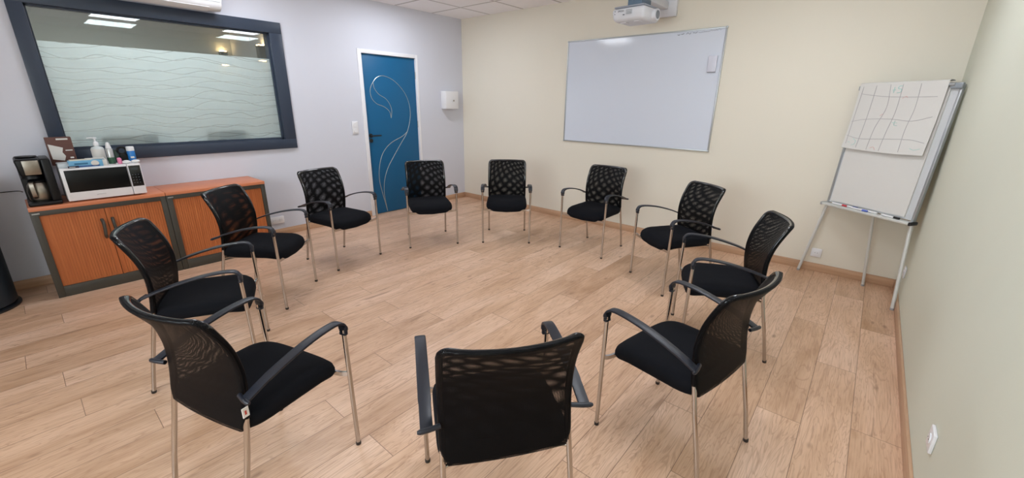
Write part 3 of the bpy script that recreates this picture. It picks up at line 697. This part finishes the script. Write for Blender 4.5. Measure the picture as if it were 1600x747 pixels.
def make_chair(label):
    t = thing('meeting_chair', label, 'chair', (0, 0, 0), 0, 'circle of black meeting chairs')
    # seat cushion
    bm = bmesh.new(); n = 56; rings = []
    def outline(a):
        ca, sa = math.cos(a), math.sin(a); e = .28
        x = .226*math.copysign(abs(ca)**e, ca); y = math.copysign(abs(sa)**e, sa)
        y = .026+y*.215 if y > 0 else .026+y*.212
        if sa > 0: y += .012*(1-(x/.226)**2)
        return x, y
    for inset, z in ((.10, .388), (.03, .390), (.008, .398), (0, .412), (0, .430), (.005, .447), (.018, .458), (.045, .464), (.10, .462), (.17, .457)):
        ring = []
        for k in range(n):
            x, y = outline(2*PI*k/n); s = 1-inset/.226; x *= s; y = .026+(y-.026)*(1-inset/.22)
            q = max(0, (y-.10)/.14); dz = -.028*q*q
            q2 = max(0, (-.02-y)/.14); dz += .006*q2*q2
            ring.append(bm.verts.new((x, y, z+dz-(.012*q*(1-(x/.226)**2) if z < .41 else 0))))
        rings.append(ring)
    for A, Bq in zip(rings, rings[1:]):
        for k in range(n): bm.faces.new((A[k], A[(k+1) % n], Bq[(k+1) % n], Bq[k]))
    bm.faces.new(rings[0][::-1]); bm.faces.new(rings[-1])
    link('seat', bm, m_blackfab, t, smooth=60)
    # backrest mesh: two stretched layers joined round a tube
    bm = bmesh.new(); uvl = bm.loops.layers.uv.new('UVMap')
    us = [-1, -.998, -.99, -.975, -.955]+[-.93+1.86*k/26 for k in range(27)]+[.955, .975, .99, .998, 1]
    zs = [BB, BB+.001, BB+.004, BB+.009, BB+.016]+[.425+.021*k for k in range(20)]+[.846, .854, .860, .8645, .867, BT]
    R0 = .0135
    for layer in (1, -1):
        grid = []
        for z in zs:
            row = []; w = halfw(z)
            for u in us:
                x = u*w; de = min(w-abs(x), (BT-z), (z-BB)*1.0)
                off = R0 if de >= R0 else math.sqrt(max(0, R0**2-(R0-de)**2))
                row.append(bm.verts.new((x, cprof(z)+bulge(x, z)+layer*off, z)))
            grid.append(row)
        for j in range(len(zs)-1):
            for i in range(len(us)-1):
                f = bm.faces.new((grid[j][i], grid[j][i+1], grid[j+1][i+1], grid[j+1][i]))
                for lp in f.loops:
                    x, _, z = lp.vert.co; uu, vv = x, z
                    if layer < 0:
                        ca, sa = math.cos(.028), math.sin(.028); z0 = z-.6
                        k_ = 1.022 + .33*(x*x+z0*z0)
                        uu, vv = (x*ca-z0*sa)*k_+.10*x*z0, (x*sa+z0*ca)*k_+.6
                    lp[uvl].uv = (uu, vv)
    o = link('backrest', bm, m_mesh, t, smooth=70)
    # tube frame inside the sleeve
    pts = []
    for z in [.42+.0175*k for k in range(24)]: pts.append(Vector((.209, cprof(z), z)))
    zt = BT-.0125; rc = .03
    for k in range(1, 7):
        a = k/6*PI/2; x = .209-rc+rc*math.cos(a); z = zt-rc+rc*math.sin(a); pts.append(Vector((x, cprof(z)+bulge(x, z)-bulge(.209, z), z)))
    for k in range(1, 12): x = .179-.358*k/12; pts.append(Vector((x, cprof(zt)+bulge(x, zt), zt)))
    Lft = [Vector((-p.x, p.y, p.z)) for p in pts[:30]][::-1]
    for p in pts[:30]: p.y += bulge(p.x, p.z)*0
    bm = bmesh.new(); tube(bm, pts+Lft, .0112, 12)
    link('back_frame', bm, m_gloss, t)
    # legs
    for s in (-1, 1):
        lg = link('leg', T([(s*.259, .250, .006), (s*.2605, .2475, .38), (s*.262, .244, .600)], .0098, 14), m_chrome, t)
        link('foot_cap', T([(s*.259, .250, 0), (s*.259, .250, .014)], [.011, .0118], 14), m_rubber, lg)
        lg = link('leg', T([(s*.219, -.249, .006), (s*.2175, -.222, .16), (s*.215, -.1865, .33), (s*.211, cprof(.45), .455)], .0098, 14), m_chrome, t)
        link('foot_cap', T([(s*.219, -.250, 0), (s*.219, -.2485, .014)], [.011, .0118], 14), m_rubber, lg)
    # under-seat frame
    bm = bmesh.new()
    cb_ = [(.259, .244, .385), (.22, .236, .378), (.12, .232, .372), (0, .230, .370), (-.12, .232, .372), (-.22, .236, .378), (-.259, .244, .385)]
    tube(bm, smoothpath(cb_, 4), 1, prof=[(-.005, -.010), (.005, -.010), (.005, .010), (-.005, .010)])
    for s in (-1, 1): tube(bm, [(s*.18, .228, .381), (s*.18, .1, .386), (s*.18, -.16, .390)], .007, 10)
    tube(bm, [(-.213, -.172, .392), (-.18, -.155, .388), (.18, -.155, .388), (.213, -.172, .392)], .0065, 10)
    link('seat_frame', bm, m_chrome, t)
    # arms
    path = smoothpath([(.244, .583), (.2465, .605), (.243, .624), (.231, .638), (.212, .6445), (.18, .6465), (.12, .642), (.05, .631), (-.03, .612), (-.10, .591), (-.145, .574), (-.180, .560)], 5)
    nP = len(path)
    for s in (-1, 1):
        bm = bmesh.new(); rings = []
        for i, q in enumerate(path):
            a = path[min(i+1, nP-1)]-path[max(i-1, 0)]; a.normalize(); nrm = Vector((-a.y, a.x)); nrm = nrm if nrm.y > 0 or i > 6 else nrm
            if i < 3: nrm = Vector((1, 0))
            else:
                nrm = Vector((-a.y, a.x)) if a.x > 0 else Vector((a.y, -a.x))
            f = i/(nP-1); hwd = .0175 if f < .08 else .0210; thk = .010 if f < .15 else .0055
            if f > .8: hwd = .0195
            prof = []
            for k in range(12):
                an = 2*PI*k/12; cx_, cy_ = math.cos(an), math.sin(an)
                cx_ = math.copysign(abs(cx_)**.4, cx_); cy_ = math.copysign(abs(cy_)**.5, cy_); prof.append((cx_*hwd, cy_*thk))
            xc = .2595-.004*f
            rings.append([bm.verts.new((s*(xc+pa), q.x+nrm.x*pb - (0 if i > 2 else .0), q.y+nrm.y*pb-thk*.6)) for pa, pb in prof])
        for A, Bq in zip(rings, rings[1:]):
            for k in range(12): bm.faces.new((A[k], A[(k+1) % 12], Bq[(k+1) % 12], Bq[k]))
        bm.faces.new(rings[0][::-1]); bm.faces.new(rings[-1])
        tube(bm, [(s*.214, -.170, .556), (s*.25, -.180, .556), (s*.276, -.184, .556), (s*.284, -.184, .556)], [.0085, .0088, .0085, .005], 10)
        link('armrest', bm, m_blackpl, t, smooth=55)
    return t
def dup(root, label):
    r = root.copy(); C.objects.link(r); r['label'] = label
    for ch in list(root.children):
        c = ch.copy(); C.objects.link(c); c.parent = r
        for g_ in ch.children:
            d = g_.copy(); C.objects.link(d); d.parent = c
    return r
CH = [(4.208, -3.816, 144.0, 'black mesh chair nearest the camera, its back filling the bottom centre'),
      (3.355, -4.335, 105.8, 'black mesh chair seen from behind at lower left, white tag on its back post'),
      (2.302, -4.235, 65.3, 'black mesh chair seen side-on before the handles of the left cabinet'),
      (1.585, -3.655, 41.7, 'black mesh chair in front of the right-hand orange cabinet'),
      (1.219, -2.839, 11.0, 'black mesh chair before the grey wall between the cabinets and the blue door'),
      (1.397, -1.865, -30.0, 'black mesh chair whose back overlaps the right edge of the blue door'),
      (1.966, -1.193, -49.8, 'black mesh chair facing the camera, in the gap between door and whiteboard'),
      (2.923, -.848, 268.6, 'black mesh chair standing below the whiteboard, turned slightly left'),
      (3.92, -1.194, 234.4, 'black mesh chair right of the whiteboard, hiding a wall socket behind it'),
      (4.503, -1.948, 204.3, 'black mesh chair facing left at right, between flip chart and the near right chair'),
      (4.597, -2.987, 168.4, 'black mesh chair seen from behind at lower right, nearest the right wall')]
proto = make_chair(CH[0][3])
for i, (x, y, a, lab) in enumerate(CH):
    o = proto if i == 0 else dup(proto, lab)
    o.location = (x, y, 0); o.rotation_euler = (0, 0, math.radians(a)-PI/2)
    if i == 1: second = o
link('care_tag', B(.2195, .2225, -.178, -.156, .468, .505), mat('tag_white', (225, 222, 220)), second, smooth=0)
link('care_tag_print', B(.2222, .2229, -.171, -.164, .478, .494), mat('tag_red', (190, 70, 60)), second, smooth=0)
